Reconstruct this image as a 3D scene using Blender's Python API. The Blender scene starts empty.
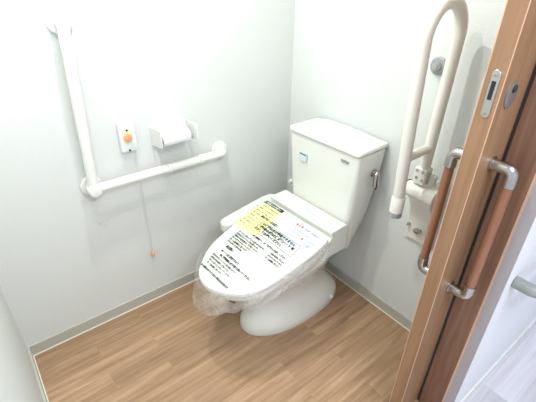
import bpy, bmesh, math, random
from mathutils import Vector, Matrix
random.seed(7)
S = bpy.context.scene
COL = S.collection
PI = math.pi

# ------------------------------------------------------------------ materials
def mat(name, color, rough=.5, metal=0., spec=.5, bump=None, trans=0., alpha=None, coat=0.):
    m = bpy.data.materials.new(name); m.use_nodes = True
    nt = m.node_tree; b = nt.nodes['Principled BSDF']
    b.inputs['Base Color'].default_value = (*color, 1)
    b.inputs['Roughness'].default_value = rough
    b.inputs['Metallic'].default_value = metal
    b.inputs['Specular IOR Level'].default_value = spec
    b.inputs['Coat Weight'].default_value = coat
    b.inputs['Coat Roughness'].default_value = .08
    if alpha is not None: b.inputs['Alpha'].default_value = alpha
    if bump:
        sc, st, dist = bump
        tc = nt.nodes.new('ShaderNodeTexCoord')
        n = nt.nodes.new('ShaderNodeTexNoise'); n.inputs['Scale'].default_value = sc; n.inputs['Detail'].default_value = 4
        bp = nt.nodes.new('ShaderNodeBump'); bp.inputs['Strength'].default_value = st; bp.inputs['Distance'].default_value = dist
        nt.links.new(tc.outputs['Object'], n.inputs['Vector'])
        nt.links.new(n.outputs['Fac'], bp.inputs['Height']); nt.links.new(bp.outputs['Normal'], b.inputs['Normal'])
    return m

def wallpaper(name, c1, c2):
    m = mat(name, c1, .9, spec=.2)
    nt = m.node_tree; b = nt.nodes['Principled BSDF']
    tc = nt.nodes.new('ShaderNodeTexCoord')
    n = nt.nodes.new('ShaderNodeTexNoise'); n.inputs['Scale'].default_value = 260; n.inputs['Detail'].default_value = 3
    n2 = nt.nodes.new('ShaderNodeTexVoronoi'); n2.inputs['Scale'].default_value = 190
    mx = nt.nodes.new('ShaderNodeMix'); mx.data_type = 'RGBA'
    mx.inputs['A'].default_value = (*c1, 1); mx.inputs['B'].default_value = (*c2, 1)
    bp = nt.nodes.new('ShaderNodeBump'); bp.inputs['Strength'].default_value = .35; bp.inputs['Distance'].default_value = .0015
    L = nt.links.new
    L(tc.outputs['Object'], n.inputs['Vector']); L(tc.outputs['Object'], n2.inputs['Vector'])
    L(n.outputs['Fac'], mx.inputs['Factor']); L(mx.outputs['Result'], b.inputs['Base Color'])
    L(n2.outputs['Distance'], bp.inputs['Height']); L(bp.outputs['Normal'], b.inputs['Normal'])
    return m

def wood(name, dark, mid, light, axis='Z', grain=1.0, rough=.45, planks=None, joint=.85):
    """procedural wood whose grain runs along an object axis; planks=(width,length) adds staggered boards"""
    m = mat(name, mid, rough, spec=.4)
    nt = m.node_tree; b = nt.nodes['Principled BSDF']; N = nt.nodes.new; L = nt.links.new
    tc = N('ShaderNodeTexCoord'); mp = N('ShaderNodeMapping')
    s = {'X': (1.2, 22, 22), 'Y': (22, 1.2, 22), 'Z': (22, 22, 1.2)}[axis]
    mp.inputs['Scale'].default_value = [v*grain for v in s]
    L(tc.outputs['Object'], mp.inputs['Vector'])
    vec = mp.outputs['Vector']
    if planks:
        w, l = planks
        mb = N('ShaderNodeMapping'); mb.inputs['Rotation'].default_value = (0, 0, PI/2)
        L(tc.outputs['Object'], mb.inputs['Vector'])
        br = N('ShaderNodeTexBrick'); br.offset = .37; br.offset_frequency = 2
        br.inputs['Color1'].default_value = (0, 0, 0, 1); br.inputs['Color2'].default_value = (1, 1, 1, 1)
        br.inputs['Mortar'].default_value = (.5, .5, .5, 1)
        br.inputs['Scale'].default_value = 1; br.inputs['Brick Width'].default_value = l
        br.inputs['Row Height'].default_value = w; br.inputs['Mortar Size'].default_value = .0006
        br.inputs['Bias'].default_value = 0
        L(mb.outputs['Vector'], br.inputs['Vector'])
        cmb = N('ShaderNodeVectorMath'); cmb.operation = 'MULTIPLY_ADD'
        L(br.outputs['Color'], cmb.inputs[0]); cmb.inputs[1].default_value = (37, 11, 5)
        L(vec, cmb.inputs[2]); vec = cmb.outputs[0]
    n1 = N('ShaderNodeTexNoise'); n1.inputs['Scale'].default_value = 1.3; n1.inputs['Detail'].default_value = 8
    n1.inputs['Roughness'].default_value = .62; n1.inputs['Distortion'].default_value = .5
    L(vec, n1.inputs['Vector'])
    cr = N('ShaderNodeValToRGB'); e = cr.color_ramp.elements
    e[0].position = .33; e[0].color = (*dark, 1); e[1].position = .68; e[1].color = (*light, 1)
    k = e.new(.5); k.color = (*mid, 1)
    L(n1.outputs['Fac'], cr.inputs['Fac'])
    out = cr.outputs['Color']
    if planks:
        hs = N('ShaderNodeMix'); hs.data_type = 'RGBA'; hs.blend_type = 'MULTIPLY'; hs.inputs['Factor'].default_value = 1
        mr = N('ShaderNodeMapRange'); mr.inputs['To Min'].default_value = .84; mr.inputs['To Max'].default_value = 1.1
        L(br.outputs['Color'], mr.inputs['Value']); L(out, hs.inputs['A']); L(mr.outputs['Result'], hs.inputs['B'])
        h2 = N('ShaderNodeMix'); h2.data_type = 'RGBA'; h2.blend_type = 'MULTIPLY'
        L(br.outputs['Fac'], h2.inputs['Factor']); L(hs.outputs['Result'], h2.inputs['A']); h2.inputs['B'].default_value = (joint, joint, joint, 1)
        out = h2.outputs['Result']
    L(out, b.inputs['Base Color'])
    bp = N('ShaderNodeBump'); bp.inputs['Strength'].default_value = .12; bp.inputs['Distance'].default_value = .002
    L(n1.outputs['Fac'], bp.inputs['Height']); L(bp.outputs['Normal'], b.inputs['Normal'])
    return m

M = {}
M['wall'] = wallpaper('wallpaper', (.70, .725, .705), (.64, .665, .645))
M['wall_out'] = wallpaper('corridor wallpaper', (.82, .83, .86), (.76, .77, .80))
M['ceiling'] = mat('ceiling', (.74, .74, .73), .9)
M['base'] = mat('vinyl baseboard', (.47, .465, .41), .5, bump=(300, .1, .001))
M['caulk'] = mat('caulk', (.80, .77, .66), .5)
M['floor'] = wood('floor boards', (.275, .165, .09), (.38, .24, .14), (.48, .32, .20), 'Y', 1.5, .42, planks=(.1, .62), joint=.9)
M['floor_out'] = wood('corridor boards with painted sheen', (.60, .57, .62), (.68, .66, .71), (.76, .76, .82), 'Y', 1.0, .22, planks=(.12, .9), joint=.8)  # bluish daylight reflection on the boards is painted into these pale colours
M['door'] = wood('door wood', (.245, .135, .07), (.29, .165, .09), (.335, .195, .11), 'Z', 1.6, .42)
M['jamb'] = wood('jamb wood', (.17, .085, .05), (.22, .115, .07), (.27, .145, .092), 'Z', 1.6, .45)
M['grip'] = wood('grip wood', (.22, .095, .05), (.27, .12, .065), (.33, .155, .085), 'Z', 2.0, .3)
M['edge'] = mat('edge band', (.62, .38, .25), .4)
M['rubber'] = mat('dark rubber and gap shade', (.03, .03, .032), .6)
M['casing'] = mat('casing', (.36, .33, .335), .6, bump=(200, .1, .001))
M['bar'] = mat('ivory plastic', (.74, .725, .655), .38)
M['barA'] = mat('white resin', (.78, .785, .745), .35)
M['white'] = mat('white plastic', (.80, .81, .79), .35)
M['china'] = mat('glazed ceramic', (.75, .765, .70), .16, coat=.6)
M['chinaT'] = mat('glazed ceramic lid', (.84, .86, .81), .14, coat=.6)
M['seat'] = mat('seat plastic', (.72, .745, .68), .28)
M['chrome'] = mat('chrome', (.46, .44, .42), .24, 1.)
M['satin'] = mat('satin metal', (.55, .55, .53), .33, 1.)
M['brushed'] = mat('brushed nickel', (.30, .285, .27), .4, .6)
M['grey'] = mat('grey plastic', (.30, .32, .34), .4)
M['greyrail'] = mat('grey rail', (.27, .28, .27), .45)
M['screw'] = mat('screw steel', (.45, .44, .42), .3, 1.)
M['black'] = mat('black ink', (.012, .012, .014), .6)
M['grey_ink'] = mat('grey ink', (.16, .20, .19), .6)
M['red'] = mat('red ink', (.65, .10, .09), .6)
M['blue'] = mat('blue grey ink', (.30, .42, .52), .6)
M['yellow'] = mat('yellow paper', (.80, .79, .36), .6)
M['paleblue'] = mat('pale blue paper', (.60, .70, .77), .6)
M['sticker'] = mat('sticker', (.62, .70, .72), .5)
M['device'] = mat('call unit', (.70, .76, .76), .4)
M['peach'] = mat('peach panel', (.84, .66, .46), .5)
M['orange'] = mat('orange button', (.78, .36, .18), .4)
M['knob'] = mat('orange pull', (.82, .42, .24), .5)
M['cord'] = mat('cord', (.62, .62, .56), .7)
# thin plastic film: mostly see-through with a milky sheen
fm = bpy.data.materials.new('clear film'); fm.use_nodes = True
nt = fm.node_tree; nt.nodes.clear()
o_ = nt.nodes.new('ShaderNodeOutputMaterial'); tr = nt.nodes.new('ShaderNodeBsdfTransparent'); tr.inputs['Color'].default_value = (.97, .97, .96, 1)
gl = nt.nodes.new('ShaderNodeBsdfPrincipled'); gl.inputs['Base Color'].default_value = (.80, .78, .74, 1); gl.inputs['Roughness'].default_value = .22
fn = nt.nodes.new('ShaderNodeTexNoise'); fn.inputs['Scale'].default_value = 16; fn.inputs['Detail'].default_value = 3; fn.inputs['Distortion'].default_value = 1.2
ft = nt.nodes.new('ShaderNodeTexCoord'); fr = nt.nodes.new('ShaderNodeMapRange')
fr.inputs['From Min'].default_value = .3; fr.inputs['From Max'].default_value = .75
fr.inputs['To Min'].default_value = .14; fr.inputs['To Max'].default_value = .44
fb = nt.nodes.new('ShaderNodeBump'); fb.inputs['Strength'].default_value = .6; fb.inputs['Distance'].default_value = .006
mx = nt.nodes.new('ShaderNodeMixShader')
for a, b in ((ft.outputs['Object'], fn.inputs['Vector']), (fn.outputs['Fac'], fr.inputs['Value']), (fn.outputs['Fac'], fb.inputs['Height']),
             (fb.outputs['Normal'], gl.inputs['Normal']), (fr.outputs['Result'], mx.inputs[0]), (tr.outputs[0], mx.inputs[1]), (gl.outputs[0], mx.inputs[2]), (mx.outputs[0], o_.inputs[0])):
    nt.links.new(a, b)
M['film'] = fm
em = bpy.data.materials.new('lamp glow'); em.use_nodes = True
em.node_tree.nodes['Principled BSDF'].inputs['Emission Color'].default_value = (1, .97, .9, 1)
em.node_tree.nodes['Principled BSDF'].inputs['Emission Strength'].default_value = 3
M['glow'] = em

# ------------------------------------------------------------------ helpers
def link(name, bm, material, parent=None, smooth=True, bevel=0, seg=2, angle=35):
    bmesh.ops.recalc_face_normals(bm, faces=bm.faces[:])
    me = bpy.data.meshes.new(name); bm.to_mesh(me); bm.free()
    me.materials.append(M[material] if isinstance(material, str) else material)
    if smooth:
        for p in me.polygons: p.use_smooth = True
        me.set_sharp_from_angle(angle=math.radians(angle))
    o = bpy.data.objects.new(name, me); COL.objects.link(o)
    if parent: o.parent = parent
    if bevel:
        b = o.modifiers.new('bevel', 'BEVEL'); b.width = bevel; b.segments = seg; b.limit_method = 'ANGLE'
        b.angle_limit = math.radians(40); b.harden_normals = False
    return o

def tag(o, label=None, cat=None, group=None, kind=None):
    if label: o['label'] = label
    if cat: o['category'] = cat
    if group: o['group'] = group
    if kind: o['kind'] = kind
    return o

def empty(name, loc, label, cat, rz=0, group=None):
    o = bpy.data.objects.new(name, None); o.empty_display_size = .05
    COL.objects.link(o); o.location = loc; o.rotation_euler = (0, 0, rz)
    return tag(o, label, cat, group)

def box(bm, a, b):
    v = [bm.verts.new((x, y, z)) for z in (a[2], b[2]) for x, y in ((a[0], a[1]), (b[0], a[1]), (b[0], b[1]), (a[0], b[1]))]
    for f in ((3, 2, 1, 0), (4, 5, 6, 7), (0, 1, 5, 4), (1, 2, 6, 5), (2, 3, 7, 6), (3, 0, 4, 7)):
        bm.faces.new([v[i] for i in f])
    return bm

def loft(bm, rings, cap0=True, cap1=True, closed=True):
    R = [[bm.verts.new(p) for p in r] for r in rings]
    n = len(R[0])
    for a, b in zip(R, R[1:]):
        for i in range(n if closed else n-1):
            j = (i+1) % n
            bm.faces.new((a[i], a[j], b[j], b[i]))
    if cap0: bm.faces.new(R[0][::-1])
    if cap1: bm.faces.new(R[-1])
    return bm

def frame_at(t):
    t = t.normalized(); u = t.cross(Vector((0, 0, 1)))
    if u.length < .05: u = t.cross(Vector((1, 0, 0)))
    u.normalize(); return u, t.cross(u).normalized()

def tube(bm, pts, r, seg=20, caps=True):
    pts = [Vector(p) for p in pts]; n = len(pts)
    rr = r if isinstance(r, (list, tuple)) else [r]*n
    rings = []; u = None
    for i, p in enumerate(pts):
        t = (pts[min(i+1, n-1)]-pts[max(i-1, 0)]).normalized()
        if u is None: u, w = frame_at(t)
        else:
            u = (u - t*u.dot(t)).normalized(); w = t.cross(u)
        rings.append([p+(u*math.cos(a)+w*math.sin(a))*rr[i] for a in (2*PI*k/seg for k in range(seg))])
    return loft(bm, rings, caps, caps)

def lathe(bm, c, axis, prof, seg=28):
    """prof = [(distance along axis, radius)]"""
    c = Vector(c); t = Vector(axis).normalized(); u, w = frame_at(t)
    rings = [[c+t*d+(u*math.cos(a)+w*math.sin(a))*max(r, 1e-4) for a in (2*PI*k/seg for k in range(seg))] for d, r in prof]
    return loft(bm, rings)

def fillet(pts, r, n=8):
    """round the corners of a polyline"""
    P = [Vector(p) for p in pts]; out = [P[0]]
    for a, b, c in zip(P, P[1:], P[2:]):
        d1 = (a-b).normalized(); d2 = (c-b).normalized()
        rr = min(r, (a-b).length*.49, (c-b).length*.49)
        s, e = b+d1*rr, b+d2*rr
        for k in range(n+1):
            t = k/n; out.append(s*(1-t)**2+b*2*t*(1-t)+e*t*t)
    out.append(P[-1]); return out

def rquad(hwf, hwb, yf, yb, rf, rb, z, n=7, xo=0, bulge=0):
    """rounded trapezoid ring, front (yf) and back (yb) edges with their own half widths"""
    pts = []
    corners = [(hwf, yf, rf, -PI/2), (hwb, yb, rb, 0), (-hwb, yb, rb, PI/2), (-hwf, yf, rf, PI)]
    for cx, cy, r, a0 in corners:
        ox = cx-math.copysign(r, cx); oy = cy+(r if cy == yf else -r)
        for k in range(n+1):
            a = a0+PI/2*k/n
            pts.append([ox+r*math.cos(a)+xo, oy+r*math.sin(a), z])
    # front bulge
    for p in pts:
        if p[1] < (yf+yb)/2:
            p[1] -= bulge*(1-((p[0]-xo)/hwf)**2)
    return [tuple(p) for p in pts]

def egg(hw, yb, yf, z, n=48, eb=3.2, ef=2.1, xo=0, ym=None):
    ym = yb+(yf-yb)*.45 if ym is None else ym
    out = []
    for k in range(n):
        a = 2*PI*k/n; c, s = math.cos(a), math.sin(a)
        e = eb if s > 0 else ef
        x = math.copysign(abs(c)**(2/e), c)*hw; 
        y = ym+math.copysign(abs(s)**(2/e), s)*((yb-ym) if s > 0 else (ym-yf))
        out.append((x+xo, y, z))
    return out

def text(name, body, size, mtx, material, parent, depth=.0004, bold=0, align='LEFT', sx=1):
    cu = bpy.data.curves.new(name, 'FONT'); cu.body = body; cu.size = size; cu.extrude = depth; cu.offset = bold
    cu.align_x = align; cu.align_y = 'CENTER'; cu.resolution_u = 2
    t = bpy.data.objects.new('text source', cu); COL.objects.link(t)
    dg = bpy.context.evaluated_depsgraph_get(); dg.update()
    me = bpy.data.meshes.new_from_object(t.evaluated_get(dg), depsgraph=dg)
    bpy.data.objects.remove(t); bpy.data.curves.remove(cu)
    me.transform(mtx @ Matrix.Diagonal((sx, 1, 1, 1)))
    me.materials.clear(); me.materials.append(M[material]); me.name = name
    o = bpy.data.objects.new(name, me); COL.objects.link(o); o.parent = parent
    return o

def join_meshes(name, objs, parent):
    bm = bmesh.new(); m = objs[0].data.materials[0]
    for o in objs: bm.from_mesh(o.data)
    me = bpy.data.meshes.new(name); bm.to_mesh(me); bm.free(); me.materials.append(m)
    for o in objs: bpy.data.objects.remove(o)
    r = bpy.data.objects.new(name, me); COL.objects.link(r); r.parent = parent
    return r

def struct(name, a, b, material, label=None):
    o = link(name, box(bmesh.new(), a, b), material, smooth=False)
    return tag(o, label, name.split('_')[0], kind='structure')

# ------------------------------------------------------------------ the room
D, WX, WE = 1.488, 1.12, 1.305        # depth, inner face of the door wall, corridor face
CE = 2.4
JY = -.29                             # end of the door wall (jamb)
struct('floor', (-.1, -D-.1, -.08), (1.25, .1, 0), 'floor', 'warm oak coloured plank floor of the toilet room')
struct('wall_left', (-.1, -D-.1, 0), (0, .1, CE), 'wall', 'white papered wall carrying the L shaped grab bar')
struct('wall_back', (0, 0, 0), (WX-.005, .1, CE), 'wall', 'white papered wall behind the toilet tank')
struct('wall_front', (0, -D-.1, 0), (1.09, -D, CE), 'wall', 'white papered wall at the lower left edge of the view')
struct('wall_right', (1.196, JY+.012, 0), (WE-.002, 2.6, CE), 'wall_out', 'white corridor face of the door wall')
struct('trim_1', (1.191, JY, 0), (1.272, JY+.012, 2.1), 'jamb', 'dark brown wooden door jamb beside the sliding leaf')
struct('trim_2', (1.2725, JY, 0), (WE, JY+.0115, 2.1), 'casing', 'narrow grey casing strip at the outer corner of the jamb')
struct('trim_3', (1.1825, JY+.004, 0), (1.1905, JY+.03, 2.1), 'rubber', 'dark strip standing for the shade in the gap between leaf and jamb')  # strip coloured dark to stand for shade inside the open gap
struct('trim_4', (1.2685, JY-.0008, 0), (1.2745, JY, 2.1), 'edge', 'pale edge line between brown jamb and grey casing')
struct('ceiling', (-.1, -D-.1, CE), (1.32, .1, CE+.08), 'ceiling', 'white ceiling of the toilet room')
struct('trim_5', (1.10, -D-.1, 2.1), (WE, JY, CE), 'wall_out', 'white header above the doorway')
struct('floor_corridor', (1.2505, -3.2, -.08), (3.2, 2.6, -.0005), 'floor_out', 'glossy board floor of the corridor with pale daylight reflection painted into its colour')['category'] = 'floor'
struct('wall_corridor', (3.2, -3.2, 0), (3.3, 2.6, CE), 'wall_out', 'far white wall of the corridor')
o = struct('ceiling_corridor', (1.3205, -3.2, CE), (3.2, 2.6, CE+.08), 'ceiling', 'white ceiling of the corridor'); o['category'] = 'ceiling'
# baseboards
def baseboard(name, a, b, ca, cb, label):
    struct(name, a, b, 'base', label)
BH = .06
struct('baseboard_left', (0, -D, .003), (.008, 0, BH), 'base', 'beige grey baseboard under the grab bar wall')
struct('baseboard_back', (.008, -.008, .003), (WX-.005, 0, BH), 'base', 'beige grey baseboard behind the toilet')
struct('baseboard_front', (.008, -D, .003), (1.09, -D+.008, BH), 'base', 'beige grey baseboard at the lower left corner')
struct('trim_6', (.008, -D+.008, 0), (.012, -.008, .004), 'caulk', 'pale sealant line along left baseboard')
struct('trim_7', (.008, -.012, 0), (WX-.005, -.008, .004), 'caulk', 'pale sealant line along back baseboard')
struct('trim_8', (.012, -D+.008, 0), (1.09, -D+.012, .004), 'caulk', 'pale sealant line along front baseboard')
struct('baseboard_corridor', (WE-.002, JY+.013, 0), (WE+.004, 2.6, .045), 'white', 'low white baseboard of the corridor wall')

# ------------------------------------------------------------------ sliding door leaf
LX0, LX1, LY = 1.136, 1.1805, -.426
door = empty('sliding_door', (1.158, LY, .008), 'brown wooden sliding door leaf, slid open, with its lock edge facing the room', 'door')
door.location = (0, 0, 0)
def dl(name, bm, m, **k): return link(name, bm, m, door, **k)
dl('door_panel', box(bmesh.new(), (LX0, LY, .008), (LX1, LY+.95, 2.08)), 'door', bevel=.0015)
dl('edge_line', box(bmesh.new(), (LX1-.0012, LY-.0008, .01), (LX1+.0008, LY+.0005, 2.07)), 'edge', smooth=False)
dl('edge_line', box(bmesh.new(), (LX0-.0008, LY-.0008, .01), (LX0+.0012, LY+.0005, 2.07)), 'edge', smooth=False)
# strike plate on the leading edge
def stadium(hw, hh, n=12):
    return [(hw*math.cos(a), hh-hw+hw*math.sin(a)) for a in (PI*k/n for k in range(n+1))] + \
           [(hw*math.cos(a), -hh+hw+hw*math.sin(a)) for a in (PI+PI*k/n for k in range(n+1))]
px, pz = 1.160, 1.273
st = stadium(.0098, .054)
b = loft(bmesh.new(), [[(px+x, LY, pz+z) for x, z in st], [(px+x, LY-.0018, pz+z) for x, z in st], [(px+x*.93, LY-.0025, pz+z*.985) for x, z in st]])
sp = dl('lock_plate', b, 'satin'); sp['label'] = 'rounded steel lock plate'
link('latch_slot', box(bmesh.new(), (px-.005, LY-.0032, pz-.012), (px+.0045, LY-.0022, pz+.030)), 'black', sp, smooth=False)
for dz in (-.044, .044):
    link('screw', lathe(bmesh.new(), (px, LY-.002, pz+dz), (0, -1, 0), [(0, .0045), (.001, .0045), (.0018, .002)], 12), 'screw', sp)
# oval cylinder escutcheon on the corridor face
ey, ez = -.372, 1.268
st2 = [(.026*math.cos(2*PI*k/32), .032*math.sin(2*PI*k/32)) for k in range(32)]
b = loft(bmesh.new(), [[(LX1, ey+x, ez+z) for x, z in st2], [(LX1+.003, ey+x, ez+z) for x, z in st2], [(LX1+.0045, ey+x*.85, ez+z*.93) for x, z in st2]])
es = dl('lock_escutcheon', b, 'brushed'); es['label'] = 'oval metal lock cover'
link('lock_indicator', lathe(bmesh.new(), (LX1+.0045, ey, ez+.015), (1, 0, 0), [(0, .009), (.003, .009), (.004, .007)], 18), 'rubber', es)
# pull handles, one on each face
def handle(side, ztop, zbot, y, label):
    fx = LX1 if side > 0 else LX0
    bx = fx+side*.056
    R = .0125
    path = fillet([(fx+side*.004, y, ztop), (bx, y, ztop), (bx, y, zbot), (fx+side*.004, y, zbot)], .03, 8)
    root = dl('door_handle', tube(bmesh.new(), [(bx, y, ztop-.042), (bx, y, zbot+.042)], R*1.08, 18), 'grip'); root['label'] = label
    for zz, s in ((ztop, -1), (zbot, 1)):
        p = fillet([(fx, y, zz), (bx, y, zz), (bx, y, zz+s*.045)], .028, 8)
        link('handle_elbow', tube(bmesh.new(), p, R*1.28, 18), 'chrome', root)
        link('handle_rose', lathe(bmesh.new(), (fx, y, zz), (side, 0, 0), [(0, .021), (.004, .021), (.006, .017)], 24), 'chrome', root)
handle(1, 1.085, .655, -.345, 'reddish brown grip bar on the corridor face')
handle(-1, 1.085, .67, -.352, 'reddish brown grip bar on the room face')

# ------------------------------------------------------------------ L-shaped grab bar
gb = empty('grab_bar', (0, -1.083, .73), 'white L-shaped grab bar on the left wall below the paper holder', 'grab bar'); gb.location = (0, 0, 0)
GX = .049; Y1, Y2, Z1, Z2 = -1.072, -.458, .738, 1.346; YT = -1.046; GR = .0195
link('horizontal_bar', tube(bmesh.new(), fillet([(GX, Y1+.02, Z1), (GX, Y2, Z1), (.004, Y2, Z1)], .045), GR), 'barA', gb)
link('vertical_bar', tube(bmesh.new(), fillet([(GX, Y1, Z1+.02), (GX, YT, Z2), (.004, YT, Z2)], .045), GR), 'barA', gb)
link('corner_joint', lathe(bmesh.new(), (.003, Y1, Z1), (1, 0, 0), [(0, .02), (.024, .02), (.032, .0265), (.064, .0265), (.070, .023), (.072, .012)], 28), 'barA', gb)
for y, z in ((Y1, Z1), (Y2, Z1), (YT, Z2)):
    link('wall_flange', lathe(bmesh.new(), (0, y, z), (1, 0, 0), [(0, .041), (.009, .041), (.013, .037), (.015, .022)], 36), 'barA', gb)
for y in (-.755, -.592):
    link('joint_ring', lathe(bmesh.new(), (GX, y, Z1), (0, 1, 0), [(0, .0212), (.002, .0225), (.010, .0225), (.012, .0212)], 28), 'barA', gb)

# ------------------------------------------------------------------ emergency call unit with pull cord
cu_ = empty('call_button', (0, 0, 0), 'small white wall call unit with orange button and pull cord', 'call button')
def yz_plate(y0, y1, z0, z1, x0, x1, r, n=6):
    cy, cz = (y0+y1)/2, (z0+z1)/2; hy, hz = (y1-y0)/2, (z1-z0)/2
    def ring(x, sh):
        out = []
        for sy, sz, a0 in ((1, 1, 0), (-1, 1, PI/2), (-1, -1, PI), (1, -1, 1.5*PI)):
            for k in range(n+1):
                a = a0+PI/2*k/n
                out.append((x, cy+sy*(hy-r)+(r-sh)*math.cos(a), cz+sz*(hz-r)+(r-sh)*math.sin(a)))
        return out
    return loft(bmesh.new(), [ring(x0, 0), ring(x1-.003, 0), ring(x1-.001, .001), ring(x1, .003)])
link('unit_body', yz_plate(-.928, -.860, .846, .976, 0, .022, .010), 'device', cu_)
link('front_panel', yz_plate(-.915, -.876, .884, .950, .0215, .0245, .016), 'peach', cu_)
link('push_button', lathe(bmesh.new(), (.024, -.895, .909), (1, 0, 0), [(0, .0165), (.004, .0165), (.0055, .013)], 28), 'orange', cu_)
link('indicator_lamp', lathe(bmesh.new(), (.0235, -.895, .940), (1, 0, 0), [(0, .0045), (.003, .004)], 12), 'black', cu_)
link('cord_outlet', lathe(bmesh.new(), (.0215, -.895, .853), (1, 0, 0), [(0, .005), (.002, .0045)], 12), 'black', cu_)
link('pull_cord', tube(bmesh.new(), [(.018, -.872, .85), (.018, -.872, .31)], .0011, 8), 'cord', cu_)
link('cord_pull', lathe(bmesh.new(), (.018, -.872, .282), (0, 0, 1), [(0, .0065), (.004, .0085), (.022, .0085), (.030, .004)], 16), 'knob', cu_)

# ------------------------------------------------------------------ paper holder
th = empty('toilet_paper_holder', (0, 0, 0), 'white toilet paper holder with sloping cover flap on left wall', 'paper holder')
def side_plate(y, th_=.004):
    prof = [(0, .842), (0, .926), (.108, .936), (.113, .932), (.113, .868), (.106, .862)]
    return loft(bmesh.new(), [[(x, y, z) for x, z in prof], [(x, y+th_, z) for x, z in prof]])
for y in (-.792, -.628):
    link('side_plate', side_plate(y), 'white', th, smooth=False, bevel=.001)
link('back_plate', box(bmesh.new(), (0, -.788, .838), (.004, -.628, .928)), 'white', th, smooth=False)
prof = [(.016, .922), (.020, .926), (.085, .906), (.094, .900), (.098, .890), (.099, .868)]
ring_t = [(x, z) for x, z in prof]+[(x-.003, z-.003) for x, z in prof[::-1]]
link('cover_flap', loft(bmesh.new(), [[(x, -.775, z) for x, z in ring_t], [(x, -.650, z) for x, z in ring_t]]), 'white', th, angle=50)
link('roll_arm', tube(bmesh.new(), [(.07, -.787, .872), (.07, -.628, .872)], .006, 12), 'satin', th)

# ------------------------------------------------------------------ fold-up rail on the back wall
fr_ = empty('folding_rail', (0, 0, 0), 'ivory fold-up support rail standing raised on its wall hinge', 'support rail')
RX, YA, YB = .872, -.236, -.098
YAT, YBT, top = -.268, -.080, 1.338
YAB, YBB = -.226, -.094
ym = (YAT+YBT)/2; rr = (YBT-YAT)/2
arc = [(RX, ym-rr*math.cos(PI*k/18), top+rr*1.03*math.sin(PI*k/18)) for k in range(19)]
link('rail_loop', tube(bmesh.new(), [(RX, YAB, .76), (RX, (YAB+YAT)/2, .76+(top-.76)/2)]+arc+[(RX, (YBB+YBT)/2, 1.08), (RX, YBB, .82)], .0205, 20), 'bar', fr_)
YA, YB = YAB, YBB
link('cross_brace', tube(bmesh.new(), [(RX, YA-.010, .955), (RX, YB, .955)], .017, 18), 'bar', fr_)
link('end_sleeve', lathe(bmesh.new(), (RX, YA, .735), (0, 0, 1), [(0, .0245), (.06, .0245), (.066, .021)], 24), 'bar', fr_)
link('end_cap', lathe(bmesh.new(), (RX, YA, .711), (0, 0, 1), [(0, .020), (.004, .024), (.0242, .024)], 24), 'grey', fr_)['label'] = 'grey end cap'
cl = link('hinge_clamp', box(bmesh.new(), (RX-.025, YB-.024, .812), (RX+.025, YB+.024, .880)), 'bar', fr_, bevel=.007, seg=3)
for dx, dz in ((-.013, .065), (.012, .062), (-.010, .035), (.014, .030)):
    link('clamp_screw', lathe(bmesh.new(), (RX+dx, YB-.024, .805+dz), (0, -1, 0), [(0, .0055), (.003, .0055), (.0045, .003)], 12), 'screw', cl)
link('clamp_wing', box(bmesh.new(), (RX+.025, YB-.004, .815), (RX+.056, YB+.012, .860)), 'satin', cl, bevel=.003)
hb = link('hinge_barrel', lathe(bmesh.new(), (.818, -.100, .776), (1, 0, 0), [(0, .024), (.004, .031), (.082, .031), (.084, .033), (.132, .033), (.136, .026)], 28), 'bar', fr_)
link('barrel_ring', lathe(bmesh.new(), (.823, -.100, .776), (1, 0, 0), [(0, .0315), (.001, .0335), (.003, .0335), (.004, .0315)], 28), 'rubber', hb)
bm = bmesh.new()
pr = [(-.006, .80), (-.050, .778), (-.092, .768), (-.092, .748), (-.045, .67), (-.022, .57), (-.018, .50), (-.006, .495)]
loft(bm, [[(.822, y, z) for y, z in pr], [(.925, y, z) for y, z in pr]])
br_ = link('wall_bracket', bm, 'bar', fr_, bevel=.008, seg=3)
link('base_plate', box(bmesh.new(), (.805, -.008, .485), (.945, 0, .80)), 'bar', fr_, bevel=.004)
for x, z, r in ((.828, .572, .007), (.868, .556, .0115), (.884, .560, .008), (.926, .556, .007)):
    link('bracket_screw', lathe(bmesh.new(), (x, -.0285, z), (0, -1, -.15), [(-.02, r), (.004, r), (.006, r*.6), (.011, r*.5)], 16), 'screw', br_)
# round wall stop between the bars
ws = empty('rail_wall_stop', (0, 0, 0), 'round grey metal stop on back wall between the rail bars', 'wall stop')
link('stop_disc', lathe(bmesh.new(), (.785, 0, 1.218), (0, -1, 0), [(0, .031), (.006, .031), (.010, .026)], 32), 'grey', ws)
link('stop_stem', lathe(bmesh.new(), (.785, -.009, 1.218), (0, -1, 0), [(0, .015), (.016, .014), (.022, .010)], 24), 'satin', ws)

# ------------------------------------------------------------------ toilet (local frame, front = -y)
TO = empty('toilet', (.438, -.013, 0), 'white ceramic toilet with tank and washlet seat, facing the lower left', 'toilet', math.radians(2))
def T(name, bm, m, parent=None, **k): return link(name, bm, m, parent or TO, **k)
secs = [(0, .152, -.045, -.636), (.012, .154, -.043, -.639), (.045, .149, -.05, -.630), (.075, .130, -.07, -.608), (.11, .108, -.10, -.590), (.17, .098, -.13, -.580),
        (.23, .110, -.13, -.600), (.29, .142, -.16, -.680), (.34, .176, -.17, -.755), (.38, .196, -.17, -.80), (.405, .200, -.175, -.812)]
T('bowl', loft(bmesh.new(), [egg(hw, yb, yf, z, xo=.012*(z/.4), eb=2.6) for z, hw, yb, yf in secs]), 'china', angle=60)
for s in (-1, 1):
    T('bolt_cap', lathe(bmesh.new(), (s*.135, -.17, .036), (s*.55, 0, .8), [(0, .013), (.01, .012), (.015, .007)], 16), 'white')
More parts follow.
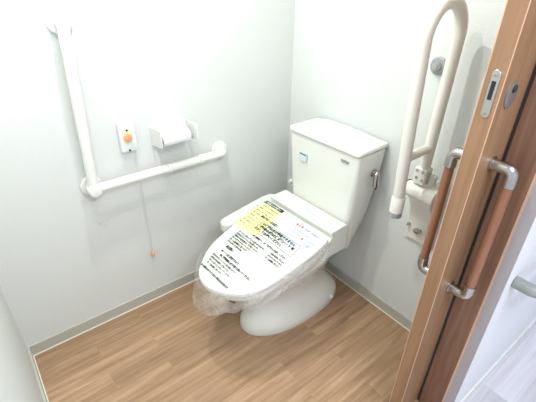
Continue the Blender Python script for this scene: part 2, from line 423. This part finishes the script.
# tank
TB = .004
tsec = [(.30, .10, .04, -.13, -.05, .03, .02), (.33, .15, .08, -.165, -.03, .04, .03), (.38, .178, .125, -.18, -.012, .04, .03), (.46, .188, .155, -.185, -.01, .035, .03),
        (.56, .193, .172, -.187, -.01, .03, .02), (.68, .200, .188, -.189, -.01, .028, .02), (.80, .205, .200, -.191, -.01, .018, .014), (.858, .206, .203, -.193, -.01, .016, .012)]
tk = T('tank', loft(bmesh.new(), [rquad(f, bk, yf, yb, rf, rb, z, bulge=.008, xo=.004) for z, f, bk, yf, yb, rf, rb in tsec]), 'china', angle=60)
# tank lid: low front edge, crown rising towards the back
bm = bmesh.new()
def lidring(d, z, dome=0):
    r = rquad(.207-d, .206-d, -.202+d, -.004-d, .014, .012, z, n=8, bulge=.010, xo=.005)
    return [(x, y, zz+dome*max(0, 1-(x/.215)**2)) for x, y, zz in r]
rings = [lidring(.014, .856), lidring(.014, .863), lidring(.001, .864), lidring(0, .866), lidring(0, .878), lidring(.002, .881), lidring(.005, .8825)]
R = loft(bm, rings, True, False)
# domed top as a grid between the ring's front and back halves
last = [v for v in bm.verts][-len(rings[0]):]
c = bm.verts.new((0, -.10, .8835)); n = len(last)
prev = last
for s in (.86, .68, .45, .22):
    cur = []
    for v in last:
        x = v.co.x*s; y = -.10+(v.co.y+.10)*s
        e = max(0, 1-(x/.215)**2)*max(0, 1-((y+.06)/.15)**2 if y < -.06 else 1-((y+.06)/.075)**2)
        cur.append(bm.verts.new((x, y, .8835+.037*e*(1-s**3))))
    for i in range(n): bm.faces.new((prev[i], prev[(i+1) % n], cur[(i+1) % n], cur[i]))
    prev = cur
c.co.z = .8835+.037*.93
for i in range(n): bm.faces.new((prev[i], prev[(i+1) % n], c))
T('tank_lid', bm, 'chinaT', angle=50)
# flush lever on the right side of the tank
lv = T('flush_lever', lathe(bmesh.new(), (.192, -.074, .758), (1, 0, 0), [(0, .021), (.012, .021), (.016, .015), (.030, .015), (.035, .010)], 24), 'chrome')
bm = bmesh.new()
def paddle(x0, z, hw, th_): return [(x0+th_*math.cos(a), -.077+hw*math.sin(a), z) for a in (2*PI*k/16 for k in range(16))]
loft(bm, [paddle(.224, .772, .008, .007), paddle(.224, .764, .015, .013), paddle(.226, .735, .016, .013), paddle(.230, .704, .019, .012), paddle(.231, .690, .013, .008)])
link('lever_paddle', bm, 'chrome', lv)
# tank sticker and maker's mark
fm_ = Matrix.Rotation(PI/2, 4, 'X')
st_ = T('tank_sticker', box(bmesh.new(), (-.122, -.2005, .738), (-.078, -.1945, .776)), 'sticker', tk, smooth=False)
link('sticker_print', box(bmesh.new(), (-.122, -.2012, .768), (-.080, -.2004, .776)), 'grey_ink', st_, smooth=False)
st_['label'] = 'blue-grey sticker on tank front'
text('maker_mark', 'TOTO', .015, Matrix.Translation((.118, -.1985, .822)) @ fm_, 'grey_ink', tk, .001, .0004)
# washlet rear unit
bm = bmesh.new()
def ub(y0, y1, z0, z1, hw0=-.202, hw1=.192):
    box(bm, (hw0, y0, z0), (hw1, y1, z1))
pf = [(-.190, .405), (-.190, .520), (-.196, .535), (-.208, .540), (-.294, .539), (-.300, .536), (-.301, .531), (-.296, .505), (-.345, .472), (-.36, .45), (-.36, .405)]
loft(bm, [[(-.206, y, z) for y, z in pf], [(.198, y, z) for y, z in pf]])
wu = T('washlet_unit', bm, 'seat', bevel=.004, seg=2)
text('maker_mark', 'TOTO', .016, Matrix.Translation((-.020, -.250, .5392)) @ Matrix.Rotation(math.radians(1.4), 4, 'X'), 'blue', wu, .0008, .0003)
# side control panel
ol = [(-.200, -.20), (-.200, -.545), (-.214, -.562), (-.238, -.572), (-.262, -.568), (-.277, -.545), (-.318, -.27), (-.316, -.215), (-.300, -.200)]
cp = T('control_panel', loft(bmesh.new(), [[(x*.99, y, .425) for x, y in ol], [(x, y, .452) for x, y in ol], [(x, y, .466) for x, y in ol], [(x+.003 if x < -.21 else x, y+.004*(y < -.5), .470) for x, y in ol]]), 'seat', angle=50)
for k in range(5):
    y = -.52+k*.052
    link('panel_button', box(bmesh.new(), (-.262-.004*k, y, .4698), (-.232-.004*k, y+.032, .4715)), 'paleblue', cp, smooth=False)
# seat lid: traced outline on a plane falling to the front
def lz(y): return .522+.12857*(y+.31)
LO = [(-.200, -.322), (-.206, -.36), (-.207, -.44), (-.196, -.505), (-.178, -.56), (-.148, -.672), (-.122, -.728), (-.088, -.775), (-.034, -.828), (.031, -.845),
      (.095, -.832), (.160, -.791), (.204, -.731), (.222, -.649), (.224, -.520), (.218, -.40), (.206, -.335), (.196, -.322)]
def spline(P, n=5):
    out = []; N = len(P)
    for i in range(N-1):
        p0, p1, p2, p3 = P[max(i-1, 0)], P[i], P[i+1], P[min(i+2, N-1)]
        for k in range(n):
            t = k/n
            out.append(tuple(.5*((2*p1[j])+(-p0[j]+p2[j])*t+(2*p0[j]-5*p1[j]+4*p2[j]-p3[j])*t*t+(-p0[j]+3*p1[j]-3*p2[j]+p3[j])*t**3) for j in (0, 1)))
    out.append(P[-1]); return out
OUT = spline(LO)
CX, CY = .01, -.55
def inset(P, d):
    out = []
    for x, y in P:
        v = Vector((x-CX, y-CY)); l = v.length
        k = (l-d)/l; out.append((CX+v.x*k, CY+v.y*k))
    return out
def lring(d, dz): return [(x, y, lz(y)+dz) for x, y in inset(OUT, d)]
T('seat_lid', loft(bmesh.new(), [lring(.008, -.026), lring(.001, -.022), lring(0, -.010), lring(.002, -.004), lring(.007, -.001), lring(.012, 0)]), 'seat', angle=55)
bm = bmesh.new()
def sring(d, z0, k):
    return [(x, y, z0*(1-k)+k*(lz(y)-.030)) for x, y in inset(OUT, d)]
loft(bm, [sring(.016, .408, 0), sring(.010, .412, .0), sring(.006, .42, .75), sring(.012, .42, 1)])
T('seat_ring', bm, 'seat', angle=55)

# ------------------------------------------------------------------ stop valve and hose
sv = empty('stop_valve', (0, 0, 0), 'small white water stop valve left of the toilet tank', 'valve')
link('valve_flange', lathe(bmesh.new(), (.105, 0, .478), (0, -1, 0), [(0, .022), (.004, .021), (.006, .012)], 24), 'chrome', sv)
link('valve_body', tube(bmesh.new(), [(.105, -.004, .478), (.105, -.06, .478)], .010, 16), 'white', sv)
link('valve_knob', lathe(bmesh.new(), (.105, -.06, .478), (0, -1, 0), [(0, .015), (.015, .014), (.018, .010)], 18), 'white', sv)
hs = fillet([(.105, -.045, .474), (.105, -.045, .40), (.16, -.05, .35), (.25, -.06, .40)], .05)
link('supply_hose', tube(bmesh.new(), hs, .006, 10), 'satin', sv)

# ------------------------------------------------------------------ plastic wrap over the seat, with its printing
film = empty('plastic_wrap', (.438, -.013, 0), 'clear crinkled plastic wrap hanging over the closed toilet lid', 'plastic wrap', math.radians(2))
RA = math.radians
bm = bmesh.new()
N = len(OUT)
def fn_(i, k, amp): 
    return amp*(math.sin(i*.55+k*1.3)+.6*math.sin(i*1.31+k*2.1)+.5*math.sin(i*2.3-k))
skirt = []
for k in range(9):
    t = k/8; ring = []
    for i, (x, y) in enumerate(OUT):
        v = Vector((x-CX, y-CY)).normalized()
        front = max(0, min(1, (-y-.33)/.25))
        left = max(0, min(1, (-x+.05)/.15))*front
        if k == 0: off, z = .0015, lz(y)+.0015
        elif k == 1: off, z = .008, lz(y)-.012
        else:
            tip = math.exp(-((i-44)/9)**2)
            drop = (.030+.030*front+.085*tip)*(t-.12)+fn_(i*.8, 0, .006)*t
            flare = (.008+.034*left*(1-tip)+.014*tip)*t
            off = .009+flare+fn_(i, k, .0028)*t*1.4
            z = lz(y)-.014-drop
        ring.append(bm.verts.new((x+v.x*off, y+v.y*off, z)))
    skirt.append(ring)
for a, b_ in zip(skirt, skirt[1:]):
    for i in range(N-1): bm.faces.new((a[i], a[i+1], b_[i+1], b_[i]))
link('wrap_skirt', bm, 'film', film, angle=180)
# sheet lying on the lid
TILT = math.atan(.12857)
def on_lid(x, y, h=.0022, rz=0):
    return Matrix.Translation((x, y, lz(y)+h)) @ Matrix.Rotation(TILT, 4, 'X') @ Matrix.Rotation(rz, 4, 'Z')
def lid_poly(name, pts, h, m, parent=film, th_=.0004):
    return link(name, loft(bmesh.new(), [[(x, y, lz(y)+h) for x, y in pts], [(x, y, lz(y)+h+th_) for x, y in pts]]), m, parent, smooth=False)
def tl(name, s, x, y, w, size, m='black', bold=.0004):
    """one printed line, stretched to width w"""
    o = text(name, s, size, Matrix.Identity(4), m, film, .00015, bold)
    xs = [v.co.x for v in o.data.vertices]; k = w/(max(xs)-min(xs)) if xs else 1
    o.data.transform(on_lid(x, y) @ Matrix.Diagonal((k, 1, 1, 1)))
    return o
ys = lid_poly('yellow_notice', [(-.196, -.334), (-.080, -.340), (-.062, -.40), (-.028, -.532), (-.090, -.545), (-.176, -.548), (-.203, -.44)], .0006, 'yellow')
ys['label'] = 'yellow notice panel'
hb_ = lid_poly('black_header', [(-.198, -.324), (-.076, -.324), (-.076, -.345), (-.203, -.345)], .0012, 'black'); hb_['label'] = 'black header strip with pale lettering'
o = text('header_lettering', '取扱上のお願い', .014, on_lid(-.190, -.336, .0019), 'white', hb_, .0001, .0003)
bl = lid_poly('pale_blue_label', [(.012, -.335), (.190, -.335), (.206, -.39), (.208, -.47), (.066, -.462), (.040, -.41)], .0006, 'paleblue')
bl['label'] = 'pale blue printed label with red lettering'
text('label_lettering', '●注意', .016, on_lid(.030, -.349, .0013), 'red', bl, .0001, .0004)
text('label_lettering', '保証書・説明書在中', .010, on_lid(.085, -.350, .0013), 'grey_ink', bl, .0001, .0001)
for k, s in enumerate(['ご使用の前に必ずお読みください', '便座の保護シートは工事完了後に', 'はがしてください　お客様窓口']):
    text('label_lettering', s, .0095, on_lid(.040+.012*k, -.378-.020*k, .0013), 'blue', bl, .0001, .0001)
text('label_lettering', '●', .016, on_lid(.115, -.405, .0014), 'red', bl, .0001)
text('label_lettering', '■', .018, on_lid(.165, -.425, .0014), 'blue', bl, .0001)
# lines on the yellow part
yl = []
for k in range(8):
    y = -.362-.0215*k
    s = ['■ 安全上のご注意 必ずお守り', '電源プラグは根元まで', '濡れた手で触らない', '分解・改造をしない', '火気を近づけない', '水をかけない', '強く閉めない', '■ お手入れ'][k]
    wd = [.105, .11, .115, .08, .075, .07, .075, .07][k]
    yl.append(tl('yellow_print', s, -.192+(.004 if k < 5 else .012), y, wd, .011, 'grey_ink', .0001))
join_meshes('yellow_print', yl, film)
# bold title, framed warning
big = [tl('t', '■お客様へのお願い', -.128, -.424, .118, .018, bold=.0005)]
for k, (s, x, w) in enumerate([('この便座はまだ使用できません', -.095, .228), ('ご使用の際は保護シートを', -.094, .240), ('はがしてお使いください。', -.088, .178)]):
    big.append(tl('t', s, x, -.4545-.0205*k, w, .0185, bold=.0007))
big.append(tl('t', '●工事店様へ：必ずお客様にお渡しください', -.050, -.536, .215, .014, bold=.0004))
big.append(tl('t', 'お願い', -.078, -.660, .050, .017, bold=.0009))
big.append(tl('t', '●シートは保護用ですので', -.070, -.690, .120, .014, bold=.0005))
big.append(tl('t', '●ご使用前に必ず取り除いてください', -.052, -.710, .205, .014, bold=.0005))
join_meshes('bold_lettering', big, film)['label'] = 'bold black warning lines'
frm = bmesh.new()
F0 = [(-.108, -.440), (.152, -.440), (.168, -.512), (-.098, -.512)]
for a, b_ in zip(F0, F0[1:]+F0[:1]):
    tube(frm, [(a[0], a[1], lz(a[1])+.0018), (b_[0], b_[1], lz(b_[1])+.0018)], .0008, 6)
link('warning_frame', frm, 'black', film)
sm = []
SL = ['便座・便ふたの上に乗らないでください 破損するおそれがあります', '直射日光を当てないでください 変色の原因となります', '洗剤は中性洗剤をご使用ください', '乾いた布でふかないでください', '詳しくは説明書をご覧ください']
for k in range(6):
    sm.append(tl('s', SL[k % 5], -.118+.003*k, -.562-.0145*k, [.175, .15, .165, .13, .12, .10][k], .0115, 'grey_ink' if k % 3 else 'black', .0003))
for k in range(3):
    sm.append(tl('s', SL[(k+2) % 5][:16], .095, -.556-.015*k, .085, .011, 'black', .0003))
for k in range(4):
    sm.append(tl('s', SL[(k+1) % 5], -.080+.008*k, -.728-.0145*k, [.16, .13, .15, .10][k], .011, 'grey_ink' if k in (0, 2) else 'black', .0002))
join_meshes('small_lettering', sm, film)['label'] = 'small printed lines'
bt = tl('bottom_line', '●この袋をかぶらないでください 窒息のおそれがあります', -.062, -.796, .185, .012, bold=.0006)
dr = bmesh.new()
pts = [(.095+.030*math.cos(a), -.610+.014*math.sin(a)) for a in (2*PI*k/20 for k in range(21))]
tube(dr, [(x, y, lz(y)+.0018) for x, y in pts], .0006, 6, False)
pts = [(.118, -.603), (.145, -.612), (.15, -.63), (.12, -.628)]
tube(dr, [(x, y, lz(y)+.0018) for x, y in pts], .0006, 6)
link('printed_drawing', dr, 'grey_ink', film)
# printed bars that run on over the hanging edge
for i, d in ((22, .055), (55, .05)):
    x, y = OUT[i]; v = Vector((x-CX, y-CY)).normalized(); 
    p = Vector((x+v.x*.017, y+v.y*.017, lz(y)-.028)); tdir = Vector((-v.y, v.x, 0)).normalized()
    q = tdir if i == 22 else -tdir
    bmx = bmesh.new(); tube(bmx, [p-tdir*.012, p+tdir*.012], .0022, 8); link('edge_mark', bmx, 'black', film)

# ------------------------------------------------------------------ corridor handrail
hr = empty('corridor_handrail', (0, 0, 0), 'grey handrail end on the white corridor wall right of the door', 'handrail')
hx = WE+.072; hz = .683
link('rail_grip', tube(bmesh.new(), fillet([(WE, -.195, hz), (hx, -.195, hz), (hx, 1.6, hz)], .04), .0200, 20), 'greyrail', hr)
for y in (.35, 1.2):
    link('rail_bracket', tube(bmesh.new(), fillet([(WE, y, hz-.05), (hx, y, hz-.05), (hx, y, hz)], .03), .008, 12), 'satin', hr)

# ------------------------------------------------------------------ lamps and added corridor fill
LAMPS = [((.40, -.86, CE), 'recessed ceiling downlight nearer the grab bar wall'), ((.70, -1.22, CE), 'recessed ceiling downlight nearer the doorway')]
for LP, lab in LAMPS:
    dlp = empty('ceiling_downlight', (0, 0, 0), lab, 'lamp')
    link('lamp_ring', lathe(bmesh.new(), (LP[0], LP[1], CE), (0, 0, -1), [(0, .085), (.004, .085), (.008, .072)], 40), 'white', dlp)
    link('lamp_lens', lathe(bmesh.new(), (LP[0], LP[1], CE-.006), (0, 0, -1), [(0, .068), (.004, .068), (.006, .05)], 40), 'glow', dlp)
def area(name, loc, rot, size, power, color, shape='DISK', sy=None):
    l = bpy.data.lights.new(name, 'AREA'); l.shape = shape; l.size = size
    if sy: l.size_y = sy
    l.energy = power; l.color = color
    o = bpy.data.objects.new(name, l); COL.objects.link(o); o.location = loc; o.rotation_euler = rot
    return o
area('downlight', (LAMPS[0][0][0], LAMPS[0][0][1], CE-.014), (0, 0, 0), .07, 15, (.98, 1, .95))
area('downlight', (LAMPS[1][0][0], LAMPS[1][0][1], CE-.014), (0, 0, 0), .07, 8, (1, 1, .97))
area('corridor_fill', (2.1, -.9, CE-.02), (0, 0, 0), .5, 32, (.93, .96, 1), 'RECTANGLE', 1.2)  # unseen fill light added to brighten the corridor side
w = bpy.data.worlds.new('daylight'); S.world = w; w.use_nodes = True
w.node_tree.nodes['Background'].inputs['Color'].default_value = (.80, .88, 1, 1)
w.node_tree.nodes['Background'].inputs['Strength'].default_value = 1.0

# ------------------------------------------------------------------ camera
Rm = [[0.6165926535875018, 0.7871423472518919, 0.01484670686398036],
      [0.41440989364014846, -0.3084703402832439, -0.8562187157605822],
      [-0.6693862409663676, 0.5340907922145088, -0.5164001220725984]]
cam = bpy.data.cameras.new('camera'); co = bpy.data.objects.new('camera', cam); COL.objects.link(co)
cam.sensor_width = 36; cam.sensor_fit = 'HORIZONTAL'; cam.lens = 392.677/536*36; cam.clip_start = .02
r, d, f = (Vector(v) for v in Rm)
mw = Matrix(((r.x, -d.x, -f.x, 1.54591594), (r.y, -d.y, -f.y, -1.37724827), (r.z, -d.z, -f.z, 1.5193106), (0, 0, 0, 1)))
co.matrix_world = mw
S.camera = co
S.view_settings.view_transform = 'Standard'
try: S.view_settings.look = 'None'
except Exception: pass
S.view_settings.gamma = 1; S.view_settings.use_curve_mapping = False
S.view_settings.exposure = .25
